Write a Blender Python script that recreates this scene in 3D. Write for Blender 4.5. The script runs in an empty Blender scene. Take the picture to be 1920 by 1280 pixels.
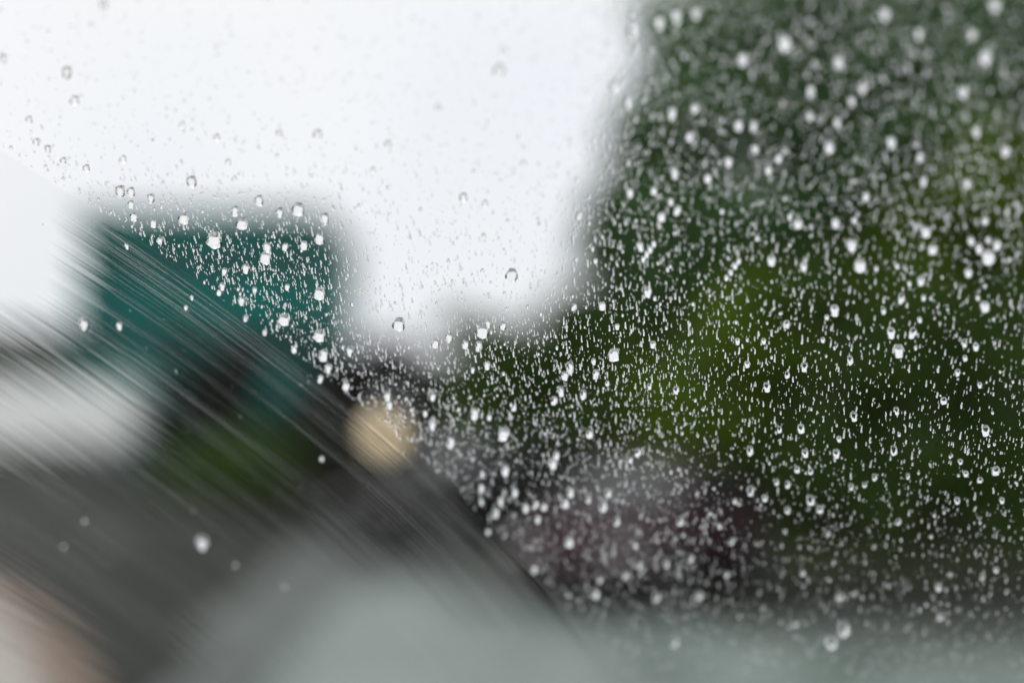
import bpy, bmesh, math, random
import numpy as np
from mathutils import Vector, Matrix

random.seed(7)
rng = np.random.default_rng(11)
S = bpy.context.scene
COL = S.collection
R = math.radians

# ------------------------------------------------------------------ camera
CAM_Z, PITCH, FPX = 2.0, R(3.0), 2667.0            # FPX: focal length in pixels of the 1920 wide photo
cam = bpy.data.cameras.new('camera')
cam.sensor_width = 36.0
cam.lens = 50.0
cam.clip_start, cam.clip_end = 0.02, 3000.0
cam.dof.use_dof = True
cam.dof.focus_distance = 0.450
cam.dof.aperture_fstop = 2.6
cam_o = bpy.data.objects.new('camera', cam)
COL.objects.link(cam_o)
cam_o.location = (0, 0, CAM_Z)
cam_o.rotation_euler = (R(90) + PITCH, 0, 0)
S.camera = cam_o

# ------------------------------------------------------------------ overcast sky
SUN_EL, SUN_AZ = R(48), R(200)
w = bpy.data.worlds.new('World')
S.world = w
w.use_nodes = True
nt = w.node_tree
nt.nodes.clear()
sky = nt.nodes.new('ShaderNodeTexSky')
sky.sky_type = 'NISHITA'
sky.sun_disc = False
sky.sun_elevation, sky.sun_rotation = SUN_EL, SUN_AZ
sky.air_density, sky.dust_density = 1.2, 4.0
hs = nt.nodes.new('ShaderNodeHueSaturation')
hs.inputs['Saturation'].default_value = 0.35
tcs = nt.nodes.new('ShaderNodeTexCoord')
cl = nt.nodes.new('ShaderNodeTexNoise')
cl.inputs['Scale'].default_value = 2.2
cl.inputs['Detail'].default_value = 5
ramp = nt.nodes.new('ShaderNodeValToRGB')            # cloud layer, nearly white with faint blue-grey
ramp.color_ramp.elements[0].position, ramp.color_ramp.elements[0].color = 0.3, (9.6, 9.9, 10.7, 1)
ramp.color_ramp.elements[1].position, ramp.color_ramp.elements[1].color = 0.7, (11.2, 11.1, 11.2, 1)
mixw = nt.nodes.new('ShaderNodeMix')
mixw.data_type = 'RGBA'
mixw.inputs[0].default_value = 0.9
bg = nt.nodes.new('ShaderNodeBackground')
bg.inputs[1].default_value = 0.1
wo = nt.nodes.new('ShaderNodeOutputWorld')
nt.links.new(tcs.outputs['Generated'], cl.inputs['Vector'])
nt.links.new(cl.outputs['Fac'], ramp.inputs[0])
nt.links.new(sky.outputs[0], hs.inputs['Color'])
nt.links.new(hs.outputs[0], mixw.inputs[6])
nt.links.new(ramp.outputs[0], mixw.inputs[7])
nt.links.new(mixw.outputs[2], bg.inputs[0])
nt.links.new(bg.outputs[0], wo.inputs[0])
sl = bpy.data.lights.new('sun', 'SUN')
sl.energy, sl.angle, sl.color = 1.4, R(25), (1, 0.98, 0.95)
so = bpy.data.objects.new('sun', sl)
COL.objects.link(so)
so.rotation_euler = (R(90) - SUN_EL, 0, R(180) - SUN_AZ)
vs = S.view_settings
vs.view_transform, vs.look, vs.exposure, vs.gamma = 'Standard', 'None', 0.0, 1.0
S.render.engine = 'CYCLES'
c = S.cycles
c.use_denoising = True
c.max_bounces, c.transmission_bounces, c.transparent_max_bounces = 14, 12, 24
c.diffuse_bounces, c.glossy_bounces = 3, 4
c.sample_clamp_indirect = 6.0
c.use_adaptive_sampling = False

# ------------------------------------------------------------------ helpers
UPV = Vector((0, -math.sin(PITCH), math.cos(PITCH)))
FWD = Vector((0, math.cos(PITCH), math.sin(PITCH)))
RGT = Vector((1, 0, 0))
CAM = Vector((0, 0, CAM_Z))

def ray(px, py):
    return FWD + RGT * ((px - 960) / FPX) + UPV * ((640 - py) / FPX)

def at(px, py, dist):
    d = ray(px, py)
    return CAM + d * (dist / d.y)

def ground_at(px, py):
    d = ray(px, py)
    return CAM + d * (-CAM_Z / d.z)

def tag(o, label=None, cat=None, group=None, kind=None):
    if label: o['label'] = label
    if cat: o['category'] = cat
    if group: o['group'] = group
    if kind: o['kind'] = kind
    return o

def empty(name, loc=(0, 0, 0), rz=0.0):
    o = bpy.data.objects.new(name, None)
    o.empty_display_size = 0.1
    COL.objects.link(o)
    o.location = loc
    o.rotation_euler = (0, 0, rz)
    return o

def mesh_obj(name, verts, faces, mat, parent=None, smooth=False, mats=None, midx=None):
    me = bpy.data.meshes.new(name)
    me.from_pydata([tuple(v) for v in verts], [], [tuple(f) for f in faces])
    me.update()
    for m in (mats or [mat]):
        me.materials.append(m)
    if midx is not None:
        me.polygons.foreach_set('material_index', midx)
    if smooth:
        me.polygons.foreach_set('use_smooth', [True] * len(me.polygons))
    o = bpy.data.objects.new(name, me)
    COL.objects.link(o)
    o.parent = parent
    return o

def fast_mesh(name, V, F4, mat, smooth=None):
    """V (n,3), F4 (m,k) arrays -> mesh"""
    me = bpy.data.meshes.new(name)
    k = F4.shape[1]
    me.vertices.add(len(V)); me.vertices.foreach_set('co', np.ascontiguousarray(V, dtype=np.float32).ravel())
    me.loops.add(F4.size); me.loops.foreach_set('vertex_index', F4.astype(np.int32).ravel())
    me.polygons.add(len(F4))
    me.polygons.foreach_set('loop_start', np.arange(0, F4.size, k, dtype=np.int32))
    me.polygons.foreach_set('loop_total', np.full(len(F4), k, dtype=np.int32))
    if smooth is not None:
        me.polygons.foreach_set('use_smooth', smooth)
    me.update(calc_edges=True)
    me.materials.append(mat)
    return me

class MB:
    def __init__(s): s.v, s.f = [], []
    def quad(s, a, b, c_, d):
        n = len(s.v); s.v += [a, b, c_, d]; s.f.append((n, n+1, n+2, n+3)); return s
    def box(s, x0, x1, y0, y1, z0, z1):
        n = len(s.v)
        s.v += [(x, y, z) for z in (z0, z1) for y in (y0, y1) for x in (x0, x1)]
        for f in ((0,2,3,1), (4,5,7,6), (0,1,5,4), (2,6,7,3), (0,4,6,2), (1,3,7,5)):
            s.f.append(tuple(n+i for i in f))
        return s
    def prism(s, poly, z0, z1):
        n, k = len(s.v), len(poly)
        s.v += [(p[0], p[1], z0) for p in poly] + [(p[0], p[1], z1) for p in poly]
        s.f.append(tuple(n+i for i in reversed(range(k)))); s.f.append(tuple(n+k+i for i in range(k)))
        for i in range(k):
            j = (i+1) % k; s.f.append((n+i, n+j, n+k+j, n+k+i))
        return s
    def tube(s, pts, rad, seg=10, cap=True):
        pts = [Vector(p) for p in pts]
        rings = []
        for i, p in enumerate(pts):
            d = (pts[min(i+1, len(pts)-1)] - pts[max(i-1, 0)]).normalized()
            a = d.cross(Vector((0.13, 1, 0.07)) if abs(d.y) < .9 else Vector((1, 0, 0))).normalized()
            b = d.cross(a)
            r_ = rad[i] if hasattr(rad, '__len__') else rad
            n = len(s.v)
            s.v += [tuple(p + (a*math.cos(t) + b*math.sin(t))*r_) for t in (2*math.pi*k/seg for k in range(seg))]
            rings.append(n)
        for m, n in zip(rings, rings[1:]):
            for k in range(seg):
                j = (k+1) % seg; s.f.append((m+k, m+j, n+j, n+k))
        if cap:
            s.f.append(tuple(rings[0]+k for k in reversed(range(seg)))); s.f.append(tuple(rings[-1]+k for k in range(seg)))
        return s
    def lathe(s, prof, seg=20, origin=(0, 0, 0), axis='z'):
        n = len(s.v); m = len(prof)
        for k in range(seg):
            t = 2*math.pi*k/seg
            for r_, h in prof:
                p = (r_*math.cos(t), r_*math.sin(t), h) if axis == 'z' else (r_*math.cos(t), h, r_*math.sin(t))
                s.v.append((p[0]+origin[0], p[1]+origin[1], p[2]+origin[2]))
        for k in range(seg):
            j = (k+1) % seg
            for i in range(m-1):
                s.f.append((n+k*m+i, n+j*m+i, n+j*m+i+1, n+k*m+i+1))
        return s
    def build(s, name, mat, parent=None, smooth=False, bevel=0.0):
        o = mesh_obj(name, s.v, s.f, mat, parent, smooth)
        if bevel:
            b = o.modifiers.new('bevel', 'BEVEL'); b.width = bevel; b.segments = 2; b.limit_method = 'ANGLE'
        return o

# ------------------------------------------------------------------ materials
def pmat(name, col, rough=0.6, metal=0.0, noise=None, col2=None, bump=0.0, coat=0.0, spec=0.5):
    m = bpy.data.materials.new(name)
    m.use_nodes = True
    t = m.node_tree
    b = t.nodes['Principled BSDF']
    b.inputs['Base Color'].default_value = (*col, 1)
    b.inputs['Roughness'].default_value = rough
    b.inputs['Metallic'].default_value = metal
    b.inputs['Coat Weight'].default_value = coat
    b.inputs['Specular IOR Level'].default_value = spec
    if noise:
        tc = t.nodes.new('ShaderNodeTexCoord')
        nz = t.nodes.new('ShaderNodeTexNoise')
        nz.inputs['Scale'].default_value = noise
        nz.inputs['Detail'].default_value = 6
        t.links.new(tc.outputs['Object'], nz.inputs['Vector'])
        if col2:
            rp = t.nodes.new('ShaderNodeValToRGB')
            rp.color_ramp.elements[0].position, rp.color_ramp.elements[0].color = 0.35, (*col, 1)
            rp.color_ramp.elements[1].position, rp.color_ramp.elements[1].color = 0.65, (*col2, 1)
            t.links.new(nz.outputs['Fac'], rp.inputs[0])
            t.links.new(rp.outputs[0], b.inputs['Base Color'])
        if bump:
            bp = t.nodes.new('ShaderNodeBump')
            bp.inputs['Strength'].default_value = bump
            bp.inputs['Distance'].default_value = 0.02
            t.links.new(nz.outputs['Fac'], bp.inputs['Height'])
            t.links.new(bp.outputs[0], b.inputs['Normal'])
    return m

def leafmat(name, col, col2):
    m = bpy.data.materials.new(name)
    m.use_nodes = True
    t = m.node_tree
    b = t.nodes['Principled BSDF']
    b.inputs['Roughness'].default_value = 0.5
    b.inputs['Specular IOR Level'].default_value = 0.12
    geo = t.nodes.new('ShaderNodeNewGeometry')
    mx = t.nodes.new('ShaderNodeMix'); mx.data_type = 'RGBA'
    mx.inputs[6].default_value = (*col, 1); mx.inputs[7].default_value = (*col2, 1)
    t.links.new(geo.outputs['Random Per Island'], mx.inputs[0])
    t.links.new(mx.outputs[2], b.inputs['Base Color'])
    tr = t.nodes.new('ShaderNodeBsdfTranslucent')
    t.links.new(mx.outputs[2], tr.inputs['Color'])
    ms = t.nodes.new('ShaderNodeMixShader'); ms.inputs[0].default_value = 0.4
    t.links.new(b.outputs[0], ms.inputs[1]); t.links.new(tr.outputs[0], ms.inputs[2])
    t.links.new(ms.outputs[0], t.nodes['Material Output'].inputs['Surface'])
    return m

def glassmat(name, ior, rough=0.0, col=(1, 1, 1)):
    m = bpy.data.materials.new(name)
    m.use_nodes = True
    t = m.node_tree
    t.nodes.remove(t.nodes['Principled BSDF'])
    g = t.nodes.new('ShaderNodeBsdfGlass')
    g.inputs['IOR'].default_value = ior
    g.inputs['Roughness'].default_value = rough
    g.inputs['Color'].default_value = (*col, 1)
    t.links.new(g.outputs[0], t.nodes['Material Output'].inputs['Surface'])
    return m

def panemat(name, tint):
    """clear pane: passes light straight on, mirrors a little of what is in front of it"""
    m = bpy.data.materials.new(name)
    m.use_nodes = True
    t = m.node_tree
    t.nodes.remove(t.nodes['Principled BSDF'])
    tr = t.nodes.new('ShaderNodeBsdfTransparent'); tr.inputs[0].default_value = (*tint, 1)
    gl = t.nodes.new('ShaderNodeBsdfGlossy'); gl.inputs['Roughness'].default_value = 0.0
    fr = t.nodes.new('ShaderNodeFresnel'); fr.inputs['IOR'].default_value = 1.4
    ms = t.nodes.new('ShaderNodeMixShader')
    geo = t.nodes.new('ShaderNodeNewGeometry')           # only the face towards the viewer mirrors: no total reflection inside the thin sheet
    mu = t.nodes.new('ShaderNodeMath'); mu.operation = 'MULTIPLY'
    sb_ = t.nodes.new('ShaderNodeMath'); sb_.operation = 'SUBTRACT'; sb_.inputs[0].default_value = 1.0
    t.links.new(geo.outputs['Backfacing'], sb_.inputs[1])
    t.links.new(fr.outputs[0], mu.inputs[0]); t.links.new(sb_.outputs[0], mu.inputs[1])
    t.links.new(mu.outputs[0], ms.inputs[0]); t.links.new(tr.outputs[0], ms.inputs[1]); t.links.new(gl.outputs[0], ms.inputs[2])
    t.links.new(ms.outputs[0], t.nodes['Material Output'].inputs['Surface'])
    return m

M = {
    'earth': pmat('earth', (0.035, 0.045, 0.02), 0.9, noise=0.8, col2=(0.06, 0.07, 0.03), bump=0.4),
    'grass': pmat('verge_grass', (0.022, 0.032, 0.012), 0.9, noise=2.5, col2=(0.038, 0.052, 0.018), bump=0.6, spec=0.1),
    'asphalt': pmat('wet_asphalt', (0.014, 0.016, 0.012), 0.5, noise=1.4, col2=(0.028, 0.029, 0.023), bump=0.10, spec=0.03),
    'concrete': pmat('wet_concrete', (0.105, 0.140, 0.124), 0.4, noise=1.3, col2=(0.245, 0.295, 0.272), bump=0.10),
    'mid_grey': pmat('reflection_grey', (0.055, 0.065, 0.057), 0.45, noise=1.3, col2=(0.12, 0.138, 0.126), bump=0.10, spec=0.2),  # in-between grey; the road's pale reflection is put into this colour
    'paving': pmat('pale_paving', (0.36, 0.33, 0.30), 0.6, noise=1.5, col2=(0.40, 0.36, 0.32), bump=0.1),
    'kerb': pmat('brown_kerb', (0.14, 0.09, 0.058), 0.6, noise=5, col2=(0.18, 0.118, 0.077), bump=0.2),
    'line': pmat('road_paint', (0.6, 0.6, 0.57), 0.5, noise=6, col2=(0.45, 0.45, 0.43)),
    'teal': pmat('teal_cladding', (0.002, 0.10, 0.090), 0.7, noise=0.35, col2=(0.005, 0.16, 0.14), spec=0.15),
    'teal_dark': pmat('dark_teal_panel', (0.002, 0.045, 0.042), 0.6, noise=2, col2=(0.004, 0.06, 0.055), spec=0.15),
    'grey_wall': pmat('grey_render', (0.10, 0.11, 0.095), 0.8, noise=1.2, col2=(0.14, 0.15, 0.13)),
    'glass': pmat('window_glass', (0.008, 0.03, 0.03), 0.12, spec=0.4),
    'roof': pmat('roof_felt', (0.10, 0.11, 0.11), 0.8, noise=3, col2=(0.14, 0.15, 0.15)),
    'white': pmat('truck_white', (0.74, 0.77, 0.76), 0.4, noise=1.0, col2=(0.8, 0.82, 0.82), coat=0.2),
    'black': pmat('black_plastic', (0.02, 0.02, 0.02), 0.5, noise=20, col2=(0.03, 0.03, 0.03)),
    'rubber': pmat('tyre_rubber', (0.018, 0.018, 0.018), 0.8, noise=14, col2=(0.03, 0.03, 0.03)),
    'steel': pmat('wheel_steel', (0.3, 0.3, 0.31), 0.4, metal=0.8, noise=9, col2=(0.22, 0.22, 0.23)),
    'maroon': pmat('maroon_paint', (0.020, 0.006, 0.009), 0.55, noise=3, col2=(0.026, 0.008, 0.011), spec=0.1),
    'car_glass': pmat('car_glass', (0.02, 0.025, 0.025), 0.06, spec=1.0),
    'charcoal': pmat('charcoal_paint', (0.010, 0.009, 0.008), 0.6, noise=3, col2=(0.014, 0.013, 0.011), spec=0.08),
    'lens': pmat('lamp_lens', (0.5, 0.5, 0.5), 0.1, metal=0.5, noise=10, col2=(0.4, 0.4, 0.42)),
    'red_lens': pmat('red_lens', (0.25, 0.01, 0.01), 0.15, noise=10, col2=(0.2, 0.01, 0.01)),
    'bark': pmat('bark', (0.05, 0.04, 0.032), 0.9, noise=6, col2=(0.085, 0.068, 0.055), bump=0.8),
    'post': pmat('dark_post', (0.02, 0.022, 0.02), 0.4, metal=0.4, noise=8, col2=(0.03, 0.03, 0.03)),
    'dash': pmat('dash_plastic', (0.06, 0.062, 0.06), 0.75, noise=40, col2=(0.08, 0.08, 0.078), bump=0.2),
    'lining': pmat('roof_lining', (0.35, 0.35, 0.33), 0.9, noise=60, col2=(0.4, 0.4, 0.38)),
    'leaf_a': leafmat('leaf_grey_green', (0.066, 0.150, 0.046), (0.118, 0.23, 0.076)),
    'leaf_b': leafmat('leaf_yellow_green', (0.105, 0.185, 0.010), (0.165, 0.265, 0.022)),
    'leaf_c': leafmat('leaf_dark_green', (0.052, 0.108, 0.016), (0.090, 0.160, 0.028)),
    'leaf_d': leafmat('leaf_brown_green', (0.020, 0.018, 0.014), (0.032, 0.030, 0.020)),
    'water': glassmat('rain_water', 1.48),
    'film': glassmat('water_film', 1.33, 0.03),
    'pane': panemat('screen_glass', (0.978, 0.985, 0.978)),
}
lm = bpy.data.materials.new('amber_globe')
lm.use_nodes = True
_b = lm.node_tree.nodes['Principled BSDF']
_b.inputs['Base Color'].default_value = (0.8, 0.6, 0.35, 1)
_b.inputs['Emission Color'].default_value = (1.0, 0.83, 0.56, 1)
_b.inputs['Emission Strength'].default_value = 1.0
M['lamp'] = lm

# ------------------------------------------------------------------ ground
def sheet(name, poly, z, mat, kind='structure'):
    o = mesh_obj(name, [(p[0], p[1], z) for p in poly], [tuple(range(len(poly)))], mat)
    return tag(o, kind=kind)

sheet('ground', [(-900, -300), (900, -300), (900, 1500), (-900, 1500)], 0.0, M['earth'])
sheet('road', [(-70, -8), (26, -8), (26, 17.5), (4.0, 18.5), (1.5, 27), (-1.5, 32), (-2.5, 56), (-70, 56)], 0.004, M['asphalt'])
wp = [ground_at(*p) for p in ((1500, 1165), (1180, 1140), (1010, 1110), (880, 1055), (740, 1000), (610, 995), (510, 1070), (430, 1130), (370, 1205), (310, 1290))]
wp = [v for a, b in zip(wp, wp[1:]) for v in (a, a.lerp(b, .5) + Vector((random.uniform(-.25, .25), random.uniform(-1.1, 1.1), 0)))] + [wp[-1]]
sheet('reflection_patch', [(q.x, q.y) for q in wp] + [(-1.6, -8), (9, -8), (9, wp[0].y)], 0.006, M['mid_grey'])  # grey band painted as the reflection fading from the apron up the road
g = [ground_at(*p) for p in ((2400, 1235), (1920, 1225), (1500, 1205), (1150, 1165), (960, 1140), (790, 1095), (690, 1095), (610, 1145), (550, 1215), (500, 1290))]
g = [v for a, b in zip(g, g[1:]) for v in (a, a.lerp(b, .35) + Vector((random.uniform(-.2, .2), random.uniform(-.9, .9), 0)), a.lerp(b, .7) + Vector((random.uniform(-.2, .2), random.uniform(-.9, .9), 0)))] + [g[-1]]
sheet('concrete_apron', [(q.x, q.y) for q in g] + [(-1.3, -8), (26, -8), (26, g[0].y)], 0.008, M['concrete'])
# raised pavement corner at the lower left with a brown kerb
edge = [ground_at(*p) for p in ((-330, 1030), (-190, 1042), (-60, 1070), (50, 1132), (130, 1210), (185, 1295), (210, 1400))]
poly = [(q.x, q.y) for q in edge]
inner = [(x - 0.34, y - 0.22) for x, y in poly]
p_o = MB().prism(list(reversed([(-60, poly[0][1])] + inner + [(poly[-1][0]-.34, -8), (-60, -8)])), 0.0, 0.12).build('pavement', M['paving'])
tag(p_o, kind='structure')
kb = MB()
for i in range(len(poly)-1):
    kb.prism([poly[i], poly[i+1], inner[i+1], inner[i]][::-1], 0.0, 0.128)
tag(kb.build('kerb', M['kerb']), kind='structure')
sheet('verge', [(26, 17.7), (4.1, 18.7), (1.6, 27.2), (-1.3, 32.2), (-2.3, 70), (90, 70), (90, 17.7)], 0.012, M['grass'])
for k in range(7):   # worn centre dashes of the far road
    y0 = 22 + k*5.0
    ln = sheet('road_marking', [(-6.6, y0), (-6.48, y0), (-6.48, y0+2.2), (-6.6, y0+2.2)], 0.012, M['line'])

# ------------------------------------------------------------------ buildings
def window_part(parent, x0, x1, yf, z0, z1):
    f = MB()
    t = 0.08
    f.box(x0, x1, yf-0.06, yf+0.02, z0, z0+t).box(x0, x1, yf-0.06, yf+0.02, z1-t, z1)
    f.box(x0, x0+t, yf-0.06, yf+0.02, z0+t, z1-t).box(x1-t, x1, yf-0.06, yf+0.02, z0+t, z1-t)
    wobj = f.build('window', M['teal_dark'], parent)
    MB().box(x0+t, x1-t, yf-0.025, yf-0.005, z0+t, z1-t).build('pane', M['glass'], wobj)
    return wobj

x0, x1 = at(142, 700, 60).x, at(597, 700, 60).x
H = at(400, 396, 60).z
tb = empty('teal_building', ((x0+x1)/2, 60, 0))
tag(tb, 'blurred flat-roofed teal building behind the rain-covered glass, left of centre', 'building')
hw = (x1-x0)/2
MB().box(-hw, hw, 0, 14, 0, H-0.3).build('wall', M['teal'], tb)
MB().box(-hw-.15, hw+.15, -.15, 14.15, H-0.3, H).build('parapet', M['teal_dark'], tb)
MB().box(-hw+.3, hw-.3, .3, 13.7, H+0.003, H+0.12).build('roof', M['roof'], tb)
for r_ in range(3):
    for q in range(4):
        cx = -hw + (q+0.5)*(2*hw/4)
        window_part(tb, cx-0.8, cx+0.8, -0.03, 1.0+r_*3.3, 2.9+r_*3.3)
for q in range(1, 8):
    xx = -hw + q*2*hw/8
    MB().box(xx-.04, xx+.04, -.03, -.003, 3.3, H-0.35).build('cladding_rib', M['teal_dark'], tb) if q % 2 == 0 else None

x0, x1 = at(-330, 700, 66).x, at(140, 700, 66).x
H2 = at(60, 612, 66).z
gb = empty('grey_building', ((x0+x1)/2, 66, 0))
tag(gb, 'low blurred grey building beside the teal one at the left edge', 'building')
hw = (x1-x0)/2
MB().box(-hw, hw, 0, 10, 0, H2-.25).build('wall', M['grey_wall'], gb)
MB().box(-hw-.2, hw+.2, -.2, 10.2, H2-.25, H2).build('roof', M['roof'], gb)
for r_ in range(2):
    for q in range(4):
        cx = -hw + (q+0.5)*(2*hw/4)
        window_part(gb, cx-0.7, cx+0.7, -0.03, 0.9+r_*2.7, 2.2+r_*2.7)

# ------------------------------------------------------------------ vehicles
def wheel(parent, x, y, r_, side):
    wd = MB().lathe([(r_*.62, -.10), (r_*.95, -.11), (r_, -.07), (r_, .07), (r_*.95, .11), (r_*.62, .10)], 24, (x, y, r_), 'y').build('wheel', M['rubber'], parent, True)
    MB().lathe([(0.0, side*.085), (r_*.25, side*.10), (r_*.6, side*.075), (r_*.63, side*.10), (r_*.63, -side*.06), (0, -side*.06)], 20, (x, y, r_), 'y').build('rim', M['steel'], wd, True)

def truck(loc, rz):
    t = empty('box_truck', loc, rz)                    # +x = rear, cab at -x
    MB().box(-4.4, 2.6, -1.2, 1.2, 0.9, 3.3).build('cargo_box', M['white'], t, bevel=.05)
    MB().box(-6.4, 2.5, -.9, .9, 0.62, 0.95).build('chassis', M['black'], t)
    prof = [(-6.6, .55), (-6.6, 1.5), (-6.2, 2.45), (-5.9, 2.6), (-4.6, 2.6), (-4.6, .55)]
    mb = MB(); n = len(prof)
    mb.v = [(x, -1.1, z) for x, z in prof] + [(x, 1.1, z) for x, z in prof]
    mb.f = [tuple(range(n)), tuple(reversed(range(n, 2*n)))] + [(i, i+n, (i+1) % n+n, (i+1) % n) for i in range(n)]
    cab = mb.build('cab', M['white'], t, bevel=.05)
    for s in (-1, 1):
        MB().prism([(0, 0), (1, 0), (1, 1), (0, 1)], 0, 1)
        yy = s*1.108
        v = [(-6.32, yy, 1.55), (-5.1, yy, 1.55), (-5.1, yy, 2.35), (-6.02, yy, 2.35)]
        mesh_obj('side_window', v, [(0, 1, 2, 3)], M['glass'], t)
        for x in (-5.6, 1.2):
            wheel(t, x, s*1.0, .48, s)
        MB().box(2.45, 2.615, s*1.0-.09, s*1.0+.09, .72, .9).build('tail_light', M['red_lens'], t)
    mesh_obj('windscreen_glass', [(-6.61, -.95, 1.55), (-6.61, .95, 1.55), (-6.24, .95, 2.42), (-6.24, -.95, 2.42)], [(0, 1, 2, 3)], M['glass'], t)
    return t
p = at(262, 880, 53)
tag(truck((p.x - 2.6, 53, 0), 0), 'pale white box truck standing side-on in the wiped area at the left edge', 'truck')

def car(name, loc, rz, paint, label, suv=False):
    t = empty(name, loc, rz)                            # nose at +x, length 4.4
    k = 1.12 if suv else 1.0
    prof = [(-2.15, .42, .40), (-2.2, .75, .80), (-2.05, .98, .86), (-1.3, 1.02, .88), (0, 1.0, .90), (1.0, .97, .90), (1.9, .84, .84), (2.15, .68, .78), (2.18, .40, .74)]
    # lower body: stations along x with belt height and half width
    st = [(-2.18, .92, .70), (-2.05, .98, .82), (-1.5, 1.0, .88), (-.5, .98, .89), (.6, .97, .89), (1.3, .93, .87), (1.85, .82, .81), (2.12, .66, .70)]
    mb = MB(); rings = []
    for x, zt, hw_ in st:
        zt *= k
        ring = [(-hw_*.9, .24), (-hw_, .42), (-hw_, zt*.72), (-hw_*.95, zt*.93), (-hw_*.82, zt), (hw_*.82, zt), (hw_*.95, zt*.93), (hw_, zt*.72), (hw_, .42), (hw_*.9, .24)]
        rings.append(len(mb.v)); mb.v += [(x, y, z) for y, z in ring]
    for a, b in zip(rings, rings[1:]):
        for i in range(10):
            j = (i+1) % 10; mb.f.append((a+i, a+j, b+j, b+i))
    mb.f.append(tuple(rings[0]+i for i in reversed(range(10)))); mb.f.append(tuple(rings[-1]+i for i in range(10)))
    mb.build('body', M[paint], t, True, bevel=.03)
    zt, zb = 1.45*k, .97*k
    low = [(-1.75 if not suv else -2.0, zb), (.95, zb)]
    top = [(-1.05 if not suv else -1.75, zt), (.15, zt)]
    hb, ht = .80, .60
    mb = MB()
    mb.v = [(low[0][0], -hb, zb), (low[1][0], -hb, zb), (low[1][0], hb, zb), (low[0][0], hb, zb),
            (top[0][0], -ht, zt), (top[1][0], -ht, zt), (top[1][0], ht, zt), (top[0][0], ht, zt)]
    mb.f = [(0, 1, 5, 4), (1, 2, 6, 5), (2, 3, 7, 6), (3, 0, 4, 7), (4, 5, 6, 7)]
    mb.build('roof', M[paint], t, True, bevel=.06)
    def lerp(a, b, f): return Vector(a)*(1-f) + Vector(b)*f
    V = [Vector(v) for v in mb.v]
    def pane(name, i, j, l, m_, u0, u1):
        a, b = lerp(V[i], V[j], u0), lerp(V[i], V[j], u1)
        c_, d = lerp(V[m_], V[l], u1), lerp(V[m_], V[l], u0)
        q = [lerp(a, d, .12), lerp(b, c_, .12), lerp(b, c_, .86), lerp(a, d, .86)]
        nrm = (q[1]-q[0]).cross(q[3]-q[0]).normalized()*.012
        mesh_obj(name, [x+nrm for x in q], [(0, 1, 2, 3)], M['car_glass'], t)
    pane('windscreen_glass', 1, 2, 6, 5, .07, .93)
    pane('rear_window', 3, 0, 4, 7, .07, .93)
    for u0, u1 in ((.06, .46), (.5, .92)):
        pane('side_window', 0, 1, 5, 4, u0, u1)
        pane('side_window', 2, 3, 7, 6, 1-u1, 1-u0)
    for s in (-1, 1):
        for x in (-1.35, 1.38):
            wheel(t, x, s*.80, .33*k, s)
        MB().box(1.95, 2.13, s*.58-.17, s*.58+.17, .58*k, .70*k).build('headlight', M['lens'], t, bevel=.03)
        MB().box(-2.215, -2.10, s*.60-.16, s*.60+.16, .70*k, .84*k).build('tail_light', M['red_lens'], t, bevel=.02)
        MB().box(.55, .75, s*1.0-.09, s*1.0+.09, .99*k, 1.11*k).build('mirror', M[paint], t, bevel=.03)
        for x in (-.75, .2):
            MB().box(x-.1, x+.1, s*.905-.015, s*.905+.015, .80*k, .835*k).build('door_handle', M['black'], t)
    MB().box(2.05, 2.2, -.62, .62, .30, .44).build('bumper', M['black'], t, bevel=.03)
    MB().box(-2.26, -2.12, -.66, .66, .32, .5).build('bumper', M['black'], t, bevel=.03)
    return tag(t, label, 'car')

p = at(1215, 1100, 16.4)
car('parked_car', (p.x, 16.4, 0.02), R(-118), 'maroon', 'dark maroon parked car behind the raindrops, low right of centre')
p = at(890, 1040, 22)
car('parked_car', (p.x, 22, 0.01), R(-140), 'charcoal', 'blurred charcoal car beside the slanting wiper edge, under the amber light', True)

# ------------------------------------------------------------------ amber lamp
p = at(716, 820, 25)
lp = empty('lamp_post', (p.x, 25, 0))
tag(lp, 'low lamp post with a lit amber globe, blurred to a tan disc', 'lamp')
MB().lathe([(0, 0), (.11, 0), (.11, .05), (.05, .12), (.035, .3), (.03, p.z-.34), (.05, p.z-.32), (.08, p.z-.25), (0, p.z-.25)], 14).build('post', M['post'], lp, True)
prof = [(.29*math.sin(a), p.z - .29*math.cos(a)) for a in np.linspace(.35, math.pi-.3, 10)]
MB().lathe([(0, prof[0][1])] + prof + [(0, prof[-1][1])], 18).build('globe', lm, lp, True)
MB().lathe([(0, p.z+.27), (.06, p.z+.275), (.05, p.z+.31), (0, p.z+.34)], 12).build('cap', M['post'], lp, True)

# ------------------------------------------------------------------ trees and shrubs
def leaves(centers, sizes, name, mat, parent):
    n = len(centers)
    a = rng.normal(size=(n, 3)); a /= np.linalg.norm(a, axis=1, keepdims=True)
    b = rng.normal(size=(n, 3)); b -= a*(a*b).sum(1, keepdims=True); b /= np.linalg.norm(b, axis=1, keepdims=True)
    L, W = sizes[:, None], sizes[:, None]*0.55
    V = np.stack([centers - a*L, centers + b*W, centers + a*L, centers - b*W], 1).reshape(-1, 3)
    F = np.arange(n*4).reshape(n, 4)
    o = bpy.data.objects.new(name, fast_mesh(name, V, F, mat))
    COL.objects.link(o); o.parent = parent
    return o

def clump_points(clumps, per):
    out = []
    for (cx, cy, cz, rr) in clumps:
        d = rng.normal(size=(per, 3)); d /= np.linalg.norm(d, axis=1, keepdims=True)
        rad = rr*np.power(rng.uniform(0.05, 1, per), 0.45)[:, None]
        out.append(np.array([cx, cy, cz]) + d*rad*np.array([1, 1, .8]))
    return np.concatenate(out)

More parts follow.
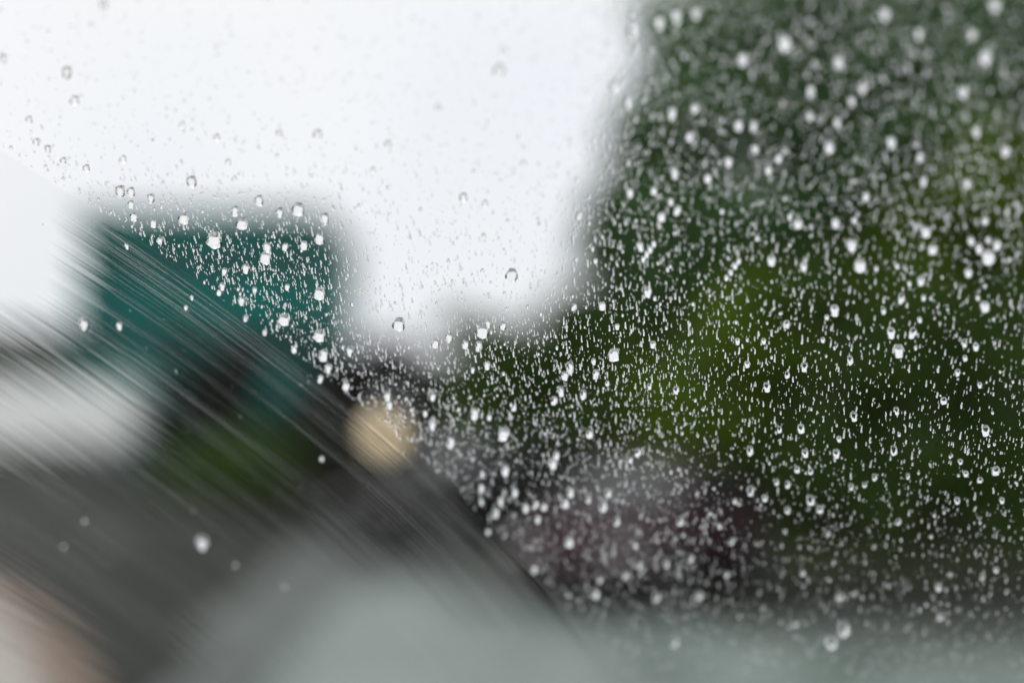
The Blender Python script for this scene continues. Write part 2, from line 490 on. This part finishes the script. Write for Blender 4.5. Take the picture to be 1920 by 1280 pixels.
def tree(name, x, y, h, rad, zlow, leaf, label, group, nclump=60, per=260, cat='tree', size=.13, lean=0.0):
    t = empty(name, (x, y, 0))
    tag(t, label, cat, group)
    tr = MB()
    tr.tube([(0, 0, -.05), (.05, .03, h*.2), (-.04+lean*.4, 0, h*.5), (lean, .05, h*.86)], [h*.028, h*.02, h*.013, h*.004], 10)
    cl_ = []
    for i in range(nclump):
        zz = zlow + (h-zlow)*random.random()
        f = (zz-zlow)/(h-zlow)
        rr = rad*(1 - abs(2*f-.85)**2.2*.55)
        a = random.uniform(0, 2*math.pi); q = rr*math.sqrt(random.uniform(.05, 1))*.85
        cl_.append((lean*f + q*math.cos(a), q*math.sin(a)*.9, min(zz, h*.95), rad*random.uniform(.2, .36)))
    for i in range(0, nclump, 4):
        cx, cy, cz, rr = cl_[i]
        z0 = max(zlow*.6, cz - math.hypot(cx, cy)*.8 - .3)
        tr.tube([(lean*z0/h, 0, z0), (cx*.5, cy*.5, (z0+cz)/2 + .1), (cx, cy, cz)], [h*.009, h*.006, h*.002], 6)
    tr.build('trunk', M['bark'], t, True)
    pts = clump_points(cl_, per)
    pts = pts[pts[:, 2] > .08]
    leaves(pts, rng.uniform(.6, 1.2, len(pts))*size, 'crown', M[leaf], t)
    return t

TG, SG = 'trees on the right beyond the glass', 'shrubs along the verge'
def T(px, dist, ytop, rpx, ylow, leaf, label, name='broadleaf_tree', group=TG, **k):
    z1, z0 = at(px, ytop, dist).z, at(px, ylow, dist).z
    return tree(name, at(px, 700, dist).x, dist, z1, rpx*dist/FPX, max(.15, z0), leaf, label, group, **k)

T(1480, 30, -90, 340, 600, 'leaf_a', 'tall grey-green tree filling the upper right behind the drops', nclump=110, per=330, size=.15)
T(1840, 27, -80, 280, 640, 'leaf_a', 'tall tree cut by the right edge with a paler yellow-green side', nclump=80, per=300, size=.15)
T(1255, 33, -30, 150, 700, 'leaf_a', 'slimmer tree whose left side meets the white sky', nclump=60, per=260, size=.14)
T(2140, 26, -60, 260, 600, 'leaf_a', 'tree just past the right edge of the view', nclump=60, per=240, size=.15)
T(1745, 24.5, 330, 120, 640, 'leaf_b', 'yellow-green young tree in front of the tall tree at right', nclump=30, per=240, size=.1)
T(1905, 23, 180, 130, 500, 'leaf_b', 'yellow-green young tree at the right edge below the tall crown', nclump=26, per=240, size=.1)
T(1165, 34, 330, 115, 760, 'leaf_a', 'rounded lower tree bulging into the white sky right of centre', nclump=46, per=260, size=.14)
T(1620, 28, 430, 150, 760, 'leaf_b', 'broad yellow-green bush under the tall tree at right', name='leafy_bush', group=SG, cat='bush', nclump=44, per=240, size=.11)
for i, (px, yt) in enumerate(((350, 672), (480, 645), (600, 640))):
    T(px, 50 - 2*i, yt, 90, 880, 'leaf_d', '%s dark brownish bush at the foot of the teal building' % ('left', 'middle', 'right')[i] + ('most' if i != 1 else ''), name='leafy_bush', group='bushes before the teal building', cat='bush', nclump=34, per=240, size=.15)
T(1430, 24, 500, 135, 720, 'leaf_b', 'yellow-green bush glowing in the middle of the dark hedge', name='leafy_bush', group=SG, cat='bush', nclump=34, per=240, size=.09)
T(1345, 22, 575, 120, 880, 'leaf_b', 'bright yellow-green bush right of the maroon car', name='leafy_bush', group=SG, cat='bush', nclump=30, per=240, size=.09)
T(1120, 32, 460, 75, 760, 'leaf_a', 'small green tree filling the corner of the white sky gap', nclump=26, per=240, size=.13)
T(1255, 21.5, 680, 100, 900, 'leaf_b', 'lower yellow-green bush left of the dark hedge', name='leafy_bush', group=SG, cat='bush', nclump=26, per=220, size=.09)
T(1090, 31, 545, 130, 860, 'leaf_c', 'dark green bush under the white sky right of centre', name='leafy_bush', group=SG, cat='bush', nclump=44, per=260, size=.11)
T(930, 33, 610, 130, 900, 'leaf_c', 'dark green bush in the dip of the skyline at the centre', name='leafy_bush', group=SG, cat='bush', nclump=40, per=260, size=.11)
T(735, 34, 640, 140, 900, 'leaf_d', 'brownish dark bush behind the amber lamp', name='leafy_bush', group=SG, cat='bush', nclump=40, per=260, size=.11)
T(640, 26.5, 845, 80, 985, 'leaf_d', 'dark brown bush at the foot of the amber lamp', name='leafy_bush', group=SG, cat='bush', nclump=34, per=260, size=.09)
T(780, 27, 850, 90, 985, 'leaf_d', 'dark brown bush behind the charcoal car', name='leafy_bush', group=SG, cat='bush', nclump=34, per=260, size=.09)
T(490, 30, 815, 110, 950, 'leaf_c', 'green shrub right of the white truck beside the road', name='leafy_bush', group=SG, cat='bush', nclump=26, per=220, size=.1)
T(380, 33, 830, 100, 940, 'leaf_c', 'low green shrub in front of the white truck', name='leafy_bush', group=SG, cat='bush', nclump=26, per=220, size=.1)
for i, (px, yt, lab) in enumerate(((1180, 600, 'dark hedge bush behind the maroon car'), (1390, 560, 'dark hedge bush right of the maroon car'), (1560, 520, 'dark hedge bush under the tall tree'),
                              (1740, 520, 'near-black hedge bush towards the right edge'), (1900, 540, 'near-black hedge bush cut by the right edge'), (2080, 620, 'dark hedge bush past the right edge'))):
    T(px, (25.5, 24, 21.5, 20.5, 20.5, 21)[i], yt, 140, 1000, 'leaf_c', lab, name='leafy_bush', group=SG, cat='bush', nclump=40, per=240, size=.1)

T(1455, 27.5, 640, 100, 950, 'leaf_c', 'dark bush between the two yellow-green bushes', name='leafy_bush', group=SG, cat='bush', nclump=34, per=260, size=.1)
for px, yt, lab in ((940, 640, 'dark bush low in the hedge under the sky gap'), (1370, 640, 'dark bush just behind the yellow-green bushes'), (1850, 600, 'dark bush deep in the hedge near the right edge'), (1580, 600, 'dark bush in the hedge below the broad yellow-green bush')):
    T(px, 29.5, yt, 100, 950, 'leaf_c', lab, name='leafy_bush', group=SG, cat='bush', nclump=34, per=280, size=.12)
for i, px in enumerate(range(860, 2200, 130)):
    T(px, 40 + 1.2*(i % 2), 590 - 40*(px > 1100) + 25*(i % 3), 110, 1000, 'leaf_c', '%s bush from the left in the far dark hedge row' % ('first second third fourth fifth sixth seventh eighth ninth tenth eleventh'.split()[i]),
      name='hedge_bush', group='far hedge row', cat='bush', nclump=34, per=150, size=.17)

# ------------------------------------------------------------------ the windscreen: plane fixed to the vehicle, leaning back
GS, GK, GX, GY0 = 0.45, 0.80, 0.213, 0.005
def plane_hit(px, py):
    a, b = (px-960)/FPX, (640-py)/FPX
    Z = (GS + GK*GY0)/(1 + GK*b + GK*GX*a)
    return CAM + RGT*(a*Z) + UPV*(b*Z) + FWD*Z, Z
GN = (RGT*(GK*GX) + UPV*GK + FWD).normalized()
GV = (UPV - GN*UPV.dot(GN)).normalized()
GU = GV.cross(GN)
GO = plane_hit(960, 640)[0]
GM = Matrix(((GU.x, GV.x, GN.x, GO.x), (GU.y, GV.y, GN.y, GO.y), (GU.z, GV.z, GN.z, GO.z), (0, 0, 0, 1)))
GR = GM.to_3x3().to_4x4()
def to_uv(px, py):
    P, Z = plane_hit(px, py)
    d = P - GO
    return d.dot(GU), d.dot(GV), Z
def to_px(u, v):
    P = GO + GU*u + GV*v - CAM
    Z = P.dot(FWD)
    return 960 + FPX*P.dot(RGT)/Z, 640 - FPX*P.dot(UPV)/Z, Z

U0, U1, V0, V1 = -0.72, 0.72, -0.42, 0.38
ws = empty('windscreen')
ws.matrix_world = GM
tag(ws, 'slanted rain-covered vehicle windscreen filling the whole view', 'windscreen')
MB().box(U0, U1, V0, V1, -0.005, 0.0).build('glass_pane', M['pane'], ws)
sb = MB()
for a in ((U0-.05, U1+.05, V0-.05, V0), (U0-.05, U1+.05, V1, V1+.05), (U0-.05, U0, V0, V1), (U1, U1+.05, V0, V1)):
    sb.box(a[0], a[1], a[2], a[3], -.012, .006)
sb.build('rubber_seal', M['black'], ws)

# cab around the viewer: dashboard under the glass, headliner above, two pillars
cab = empty('vehicle_cab', (0, 0, 1.5))
tag(cab, 'dark cab interior around the inside of the windscreen', 'vehicle interior')
MB().box(-.95, .95, .16, .80, -.35, .10).build('dashboard', M['dash'], cab, bevel=.04)
MB().box(-.95, .95, -1.0, .12, .90, .94).build('headliner', M['lining'], cab)
for s in (-1, 1):
    MB().tube([(s*.86, .95 - s*.1, .06), (s*.86, .1 - s*.12, .93)], .045, 8).build('pillar', M['black'], cab, True)

# ---- wiper film: thin water left in the wiped sector, ridged along the wiper's path
WC, WR = np.array([0.602, -0.444]), 0.687            # local x of the screen runs towards the vehicle's left
def smooth_noise(n, step, seed):
    r_ = np.random.default_rng(seed)
    k = int(n/step) + 3
    y = r_.normal(size=k)
    x = np.arange(n)/step
    i = x.astype(int); f = x - i; f = f*f*(3-2*f)
    return y[i]*(1-f) + y[i+1]*f
NR, NT = 1800, 150
rr = np.linspace(0.30, WR, NR)
th = np.linspace(R(4), R(66), NT)
dr = rr[1]-rr[0]
hgt = np.zeros((NR, NT))
for i, (wl, slope) in enumerate(((0.0008, .018), (0.0018, .018), (0.004, .014), (0.012, .008))):
    for j in range(4):
        base = smooth_noise(NR, wl/dr, 100+i*10+j)[:, None]
        mod = smooth_noise(NT, 14 - 2*i, 300+i*10+j)[None, :]
        hgt += base*mod*wl*slope/2.4*.5*2
# ridges of water: one at the end of the sweep, a few left by nicks in the blade
def ridge(r0, wd, ht, t0, t1, seed):
    env = np.clip((th-t0)/R(2), 0, 1)*np.clip((t1-th)/R(2), 0, 1)*(.7+.3*smooth_noise(NT, 6, seed))
    return ht*np.exp(-((rr-r0)/wd)**2)[:, None]*env[None, :]
amp = (.12 + .08*np.clip((WR-.03-rr)/.12, 0, 1))[:, None]*np.ones((1, NT))
amp += .35*np.clip((th-R(37))/R(4), 0, 1)[None, :]*np.clip(1-(WR-rr)/.10, 0, 1)[:, None]
hgt *= amp*np.clip((WR-rr)/.004, 0, 1)[:, None]*np.clip((R(50)-th)/R(4), .15, 1)[None, :]*.75
hgt += ridge(WR-.0030, .0013, .00007, R(41.2), R(46.5), 5)
hgt += ridge(WR-.0030, .0016, .000015, R(20), R(41), 6)
for k in range(26):
    r0 = WR - .045 - .22*random.random()
    a = R(random.uniform(15, 50))
    hgt += ridge(r0, random.uniform(.0004, .0011), random.uniform(.000005, .00002), a, a+R(random.uniform(6, 18)), 50+k)
fall = np.clip((WR-rr)/.030, 0, 1)
fall = (fall*fall*(3-2*fall))[:, None]
top = np.maximum(.00016*fall + hgt, 0.0) + .00004
XX = WC[0] - rr[:, None]*np.cos(th)[None, :]
YY = WC[1] + rr[:, None]*np.sin(th)[None, :]
Vt = np.stack([XX, YY, top], -1).reshape(-1, 3)
ii, jj = np.meshgrid(np.arange(NR-1), np.arange(NT-1), indexing='ij')
b_ = ii*NT+jj
Ft = np.stack([b_, b_+1, b_+NT+1, b_+NT], -1).reshape(-1, 4)
rb = np.array([0, NR-1])
Vb = np.stack([XX[rb], YY[rb], np.full((2, NT), .00002)], -1).reshape(-1, 3)
jb = np.arange(NT-1); nb = len(Vt)
Fb = np.stack([nb+jb, nb+NT+jb, nb+NT+jb+1, nb+jb+1], -1)
me = fast_mesh('water_film', np.concatenate([Vt, Vb]), np.concatenate([Ft, Fb]), M['film'], np.r_[np.ones(len(Ft), bool), np.zeros(len(Fb), bool)])
fo = bpy.data.objects.new('water_film', me)
COL.objects.link(fo); fo.matrix_world = GM
tag(fo, 'streaky film of water left by the wiper at lower left', 'water', kind='stuff')

# fine ridges of water the blade leaves behind, bundled in bands
SV, SF = [], []
bands = [(WR - .004 - .30*random.random()**2.4, random.gauss(0, 1)) for _ in range(46)]
for k in range(560):
    r0, _q = bands[random.randrange(len(bands))]
    r0 += random.gauss(0, .0016)
    if r0 > WR - .002 or r0 < .38: continue
    a = random.uniform(27, 44); ln = random.uniform(2, 9)
    t = np.radians(np.linspace(a, min(a+ln, 46.3 - 12*(WR-r0)), 14))
    wd = random.uniform(.000008, .000030); ht = wd*random.uniform(.9, 1.5)
    wob = smooth_noise(14, 5, 900+k)*.0002
    taper = np.sin(np.linspace(.12, math.pi-.12, 14))
    n0 = sum(len(x) for x in SV)
    for off, z in ((-1, 0), (0, 1), (1, 0)):
        rad = r0 + wob + off*wd*taper
        SV.append(np.stack([WC[0] - rad*np.cos(t), WC[1] + rad*np.sin(t), .00030 + z*ht*taper], -1))
    i_ = np.arange(13)
    for p_, q_ in ((0, 1), (1, 2), (2, 0)):
        SF.append(np.stack([n0+p_*14+i_, n0+p_*14+i_+1, n0+q_*14+i_+1, n0+q_*14+i_], -1))
me = fast_mesh('wiper_streaks', np.concatenate(SV), np.concatenate(SF), M['water'])
st_ = bpy.data.objects.new('wiper_streaks', me)
COL.objects.link(st_); st_.matrix_world = GM
tag(st_, 'fine pale streaks of water following the wiper sweep', 'water', kind='stuff')

# ---- drops
def dome(seg, rings, height, lob, lift, seed, p=.8, crest=.5):
    """unit drop (base radius 1) shaped so most of its face refracts bright sky: crest at +y, long face sloping down; flat base"""
    r_ = random.Random(seed)
    ph = [r_.uniform(0, 6.28) for _ in range(3)]
    V, F, sm = [], [], []
    def out(t):
        return 1 + lob*(.5*math.sin(2*t+ph[0]) + .35*math.sin(3*t+ph[1]) + .25*math.sin(5*t+ph[2]))
    for i in range(rings):
        q = 1 - i/rings
        z = height*(1-q**1.6)**p
        for k in range(seg):
            t = 2*math.pi*k/seg
            o_ = 1 + (out(t)-1)*q
            V.append(((crest+(1-crest)*q)*o_*math.cos(t), q*o_*math.sin(t) + lift*(1-q), z))
    V.append((0, lift, height))
    for i in range(rings-1):
        for k in range(seg):
            j = (k+1) % seg
            F += [(i*seg+k, i*seg+j, (i+1)*seg+j), (i*seg+k, (i+1)*seg+j, (i+1)*seg+k)]
    n = (rings-1)*seg
    for k in range(seg):
        F.append((n+k, n+(k+1) % seg, len(V)-1))
    sm = [True]*len(F)
    b0 = len(V)
    V += [(V[k][0], V[k][1], 0) for k in range(seg)]
    V.append((0, 0, 0))
    for k in range(seg):
        F.append((b0+(k+1) % seg, b0+k, len(V)-1)); sm.append(False)
    return np.array(V), np.array(F), np.array(sm)

BIG = []
for k in range(10):
    V, F, sm = dome(20, 8, random.uniform(1.25, 1.5), random.uniform(.08, .26), random.uniform(.55, .75), k)
    BIG.append(fast_mesh('raindrop', V, F, M['water'], sm))

DROPS = [  # x, y in the photo, width of the bright part in pixels, height/width
(904,625,21),(1151,669,20),(1068,692,15),(1059,707,13),(1076,577,13),(1129,576,13),(1215,550,14),(1200,464,13),(959,519,25),(747,612,20),(816,647,13),(872,648,12),(897,651,13),(841,635,13),(943,613,11),(915,609,10),(655,661,13),(648,726,13),(913,687,12),(1117,704,13),(1051,736,13),(1093,742,13),(1224,648,11),(1268,733,11),(1039,753,12),(944,818,22),(889,778,16),(844,831,16),(810,799,14),(726,745,12),(730,761,12),(1105,816,13),(1196,850,12),(811,746,11),(1157,614,9),
(1597,463,19),(1613,502,21),(1853,486,23),(1447,491,15),(1507,502,13),(1736,438,17),(1750,469,15),(1727,529,13),(1816,514,13),(1712,626,14),(1671,627,15),(1685,662,20),(1508,690,13),(1401,685,10),(1594,677,12),(1476,704,10),(1601,783,13),(1848,810,15),(1681,772,10),(1770,753,11),(1676,846,13),(1568,853,13),(1510,852,12),(1808,645,11),(1830,652,11),(1565,585,16),(1475,610,12),(1690,561,13),(1847,578,17),(1502,806,13),(1438,728,13),(1821,453,12),(1870,460,14),(1836,468,13),(1406,847,13),
(1471,85,24),(1393,113,16),(1573,119,16),(1660,29,16),(1617,168,14),(1597,192,12),(1519,220,12),(1570,232,12),(1807,174,15),(1555,280,17),(1671,270,17),(1385,238,15),(1413,238,13),(1886,285,15),(1831,250,13),(1366,306,14),(1416,282,12),(1460,299,12),(1303,205,13),(1305,27,15),(1520,173,14),(1726,296,12),(1732,342,12),(1441,322,12),(1327,336,13),(1624,370,12),(1497,421,15),(1567,420,14),(1814,346,12),(1848,111,20),(1866,13,18),(1824,67,14),(1723,65,13),(1293,259,13),(1848,415,11),
(497,487,20),(401,455,25),(460,506,13),(420,511,10),(598,554,20),(452,566,12),(532,603,20),(598,633,20),(606,669,16),(460,598,10),(600,712,11),(615,693,13),(551,657,10),(496,625,9),(416,539,11),(410,550,9),(477,546,9),(538,540,9),(598,450,16),(500,466,14),(156,610,16),(223,613,11),(237,463,8),(348,578,7),(359,559,7),(299,453,10),(569,462,13),(534,465,11),
(245,362,13),(224,361,17),(282,374,13),(344,413,19),(453,423,20),(558,396,20),(485,378,14),(440,398,14),(250,409,13),(287,421,11),(524,401,12),(608,412,15),(245,385,11),(358,343,18),(161,317,14),(89,281,13),(67,268,13),(118,303,12),(54,226,13),(341,235,12),(406,259,12),(523,251,13),(595,254,18),(230,300,14),(427,305,11),(139,191,20),(193,12,16),(124,138,22),(5,112,14),
(909,383,13),(981,307,12),(821,203,13),(727,271,13),(699,320,11),(868,372,18),(936,134,24),(944,96,14),(1265,328,14),(1181,364,13),(1226,359,11),(1240,409,14),(1270,396,13),(1085,406,12),(1258,380,10),(1260,215,15),(1152,163,16),(1177,195,13),(1236,45,16),(1268,32,16),(1186,59,16),
(1036,872,17),(947,885,15),(902,917,12),(965,925,12),(938,941,11),(929,964,13),(985,954,13),(1020,952,11),(1004,947,11),(1069,925,14),(1060,946,14),(1140,926,13),(1130,951,15),(1103,938,10),(1008,975,11),(1067,1019,16),(1001,1068,12),(1116,1115,13),(1231,1121,13),(1156,979,12),(1191,1023,10),(1199,1061,10),(1249,1058,11),(1172,1081,10),(1124,1088,10),(915,998,9),(904,890,9),(1275,979,12),(1043,856,12),(1182,864,9),(1264,1206,14),(902,942,9),
(1407,922,13),(1477,910,10),(1456,905,9),(1434,936,10),(1520,940,14),(1538,957,11),(1477,958,10),(1596,914,9),(1621,910,8),(1640,896,9),(1795,940,10),(1868,885,13),(1838,901,9),(1811,890,9),(1801,867,8),(1685,979,9),(1372,1017,9),(1349,988,8),(1505,1075,9),(1575,1120,12),(1311,1119,12),(1760,1103,11),(1582,1183,22),(1559,1208,21),(1868,1070,9),(1842,1082,9),(1552,1001,8),(1491,1169,11),(1764,1157,11),(1879,940,9),(1495,882,10),(1378,941,8),(1295,1048,11),(1362,1078,9),
(1206,487,9),(1213,478,10),(1219,469,10),(1226,459,9),(1362,522,8),(1370,512,9),(1378,500,10),(1385,490,9),(378,1021,21),(158,977,6),(441,1060,6),(533,1100,6),(119,1025,6),(603,861,8)]

def zone(px, py):
    if math.hypot(*(np.array(to_uv(px, py)[:2]) - WC)) < WR - .001:
        return 'in the wiped area'
    if 150 < px < 640 and 340 < py < 740: return 'before the teal building'
    if py < 600 and px < 1100 and py < 640 - .1*abs(px-800): return 'against the white sky'
    if py < 330: return 'over the tall trees'
    if py > 1095: return 'over the pale ground'
    if py > 880 and px < 1340: return 'over the maroon car'
    if py > 880: return 'over the dark hedge'
    if px < 900: return 'near the amber disc'
    if px < 1340: return 'sharp right of centre'
    return 'sharp over the right-hand hedge'

ORD = ['first', 'second', 'third', 'fourth', 'fifth', 'sixth', 'seventh', 'eighth', 'ninth', 'tenth', 'eleventh', 'twelfth', 'thirteenth', 'fourteenth', 'fifteenth', 'sixteenth', 'seventeenth', 'eighteenth', 'nineteenth', 'twentieth']
ORD += ['twenty-' + o for o in ORD[:9]]
random.seed(31)
while len(DROPS) < 296:
    px, py = random.uniform(640, 1910), random.uniform(330, 900)
    if zone(px, py).startswith(('in the wiped', 'against')): continue
    if min(abs(px-d[0])+abs(py-d[1])*.8 for d in DROPS) < 22: continue
    DROPS.append((px, py, random.uniform(7.5, 9.5)))
zb = {}
for d in DROPS:
    zb.setdefault(zone(d[0], d[1]), []).append(d)
names, groups = {}, {}
BIGS = []
for z, L in zb.items():
    big = sorted([d for d in L if d[2] >= 16])
    for i, d in enumerate(big):
        names[d] = ('only large raindrop ' + z) if len(big) == 1 else '%s large raindrop from the left %s' % (ORD[i], z)
        groups[d] = 'large raindrops on the windscreen'
        BIGS.append(d)
rel = {}
for d in DROPS:
    if d not in names:
        b = min(BIGS, key=lambda q: math.hypot(q[0]-d[0], q[1]-d[1]))
        a = math.degrees(math.atan2(b[1]-d[1], d[0]-b[0])) % 360
        way = ('right of', 'above', 'left of', 'below')[int(((a+45) % 360)//90)]
        rel.setdefault((b, way), []).append((math.hypot(b[0]-d[0], b[1]-d[1]), d))
for (b, way), L in rel.items():
    for i, (q, d) in enumerate(sorted(L)):
        nm = '%s smaller raindrop %s %s' % ('nearest' if i == 0 else ORD[i], way, names[b])
        names[d], groups[d] = nm, 'smaller raindrops on the windscreen'
taken = []
for d in DROPS:
    u, v, Z = to_uv(d[0], d[1])
    wdt = d[2]*Z/FPX*(0.46 if zone(d[0], d[1]).startswith('against') else 0.58)
    k = random.randrange(len(BIG))
    o = bpy.data.objects.new('raindrop', BIG[k])
    COL.objects.link(o)
    e = random.uniform(.95, 1.2) if d[2] < 17 else random.uniform(.75, .95)
    ang = random.uniform(-.15, .15)
    o.matrix_world = Matrix.Translation(GO + GU*u + GV*v + GN*.00004) @ GR @ Matrix.Rotation(ang, 4, 'Z') @ Matrix.Diagonal((wdt, wdt*e*1.2, wdt*random.uniform(.95, 1.1), 1))
    tag(o, names[d], 'raindrop', groups[d])
    taken.append((u, v, wdt))
tk = np.array(taken)

# fine rain: thousands of droplets, short vertical runs of beads
tmpl = [dome(7, 3, random.uniform(1.25, 1.55), .10, random.uniform(.5, .75), 50+k) for k in range(6)]
tiny = [dome(6, 2, random.uniform(1.3, 1.55), .05, random.uniform(.5, .7), 80+k) for k in range(6)]
def density(px, py):
    d = 1.0
    if px > 1250 and 380 < py < 900: d = .55
    if 180 < px < 660 and 370 < py < 740: d = 1.6
    if py > 860: d = .6 if px < 1350 else .30
    if py > 1100: d = .3
    if px > 1100 and py < 430: d = 1.7
    if px < 1090 and py < 560 - (170 if px < 640 else 0): d = .5 if py > 300 else .24
    return d
VA, FA, SA = [], [], []
base = 0
NCAND = 128000
rng = np.random.default_rng(5); random.seed(23)
cu = rng.uniform(-.27, .29, NCAND); cv = rng.uniform(-.23, .17, NCAND)
cu = np.r_[cu, rng.uniform(-.7, .7, 3000)]; cv = np.r_[cv, rng.uniform(-.4, .36, 3000)]
dens_mod = [(rng.uniform(-.3, .3), rng.uniform(-.3, .3), rng.uniform(.012, .045), rng.uniform(-.4, .45)) for _ in range(70)]
DM = np.array(dens_mod)
for u, v in zip(cu, cv):
    if math.hypot(u-WC[0], v-WC[1]) < WR + .0006:
        if random.random() > .012: continue
        scale_w = .55
    else:
        scale_w = 1.0
    px, py, Z = to_px(u, v)
    m = 1 + float((DM[:, 3]*np.exp(-((u-DM[:, 0])**2+(v-DM[:, 1])**2)/DM[:, 2]**2)).sum())
    inside = -160 < px < 2080 and -140 < py < 1420
    jy = py + random.gauss(0, 55)                       # no hard border between dense and sparse zones
    if random.random() > density(px + random.gauss(0, 30), jy)*.8*m*(1 if inside else .2): continue
    wpx = min(8.5, math.exp(random.gauss(math.log(2.2), .46)))*scale_w
    wdt = wpx*.45*.00016
    if ((tk[:, 0]-u)**2 + (tk[:, 1]-v)**2 < (tk[:, 2]*1.15+wdt)**2).any(): continue
    nb = 1 if wpx > 5.5 else random.choice((1, 2, 3, 3, 4) if jy > 380 else (1, 1, 1, 2))
    for b in range(nb):
        V, F, sm = (tiny if wpx < 2.1 else tmpl)[random.randrange(6)]
        sc = wdt*(1 - .12*b)
        Q = V*np.array([sc, sc*random.uniform(1.1, 1.4), sc*1.15])
        Q = Q + np.array([u - .05*b*wdt + random.gauss(0, wdt*.12), v + b*wdt*2.35, .00004])
        VA.append(Q); FA.append(F+base); SA.append(sm); base += len(V)
print('fine drops', len(VA), 'tris', sum(len(f) for f in FA))
me = fast_mesh('fine_raindrops', np.concatenate(VA), np.concatenate(FA), M['water'], np.concatenate(SA))
fd = bpy.data.objects.new('fine_raindrops', me)
COL.objects.link(fd); fd.matrix_world = GM
tag(fd, 'thousands of fine droplets spattered over the unwiped glass', 'rain', kind='stuff')
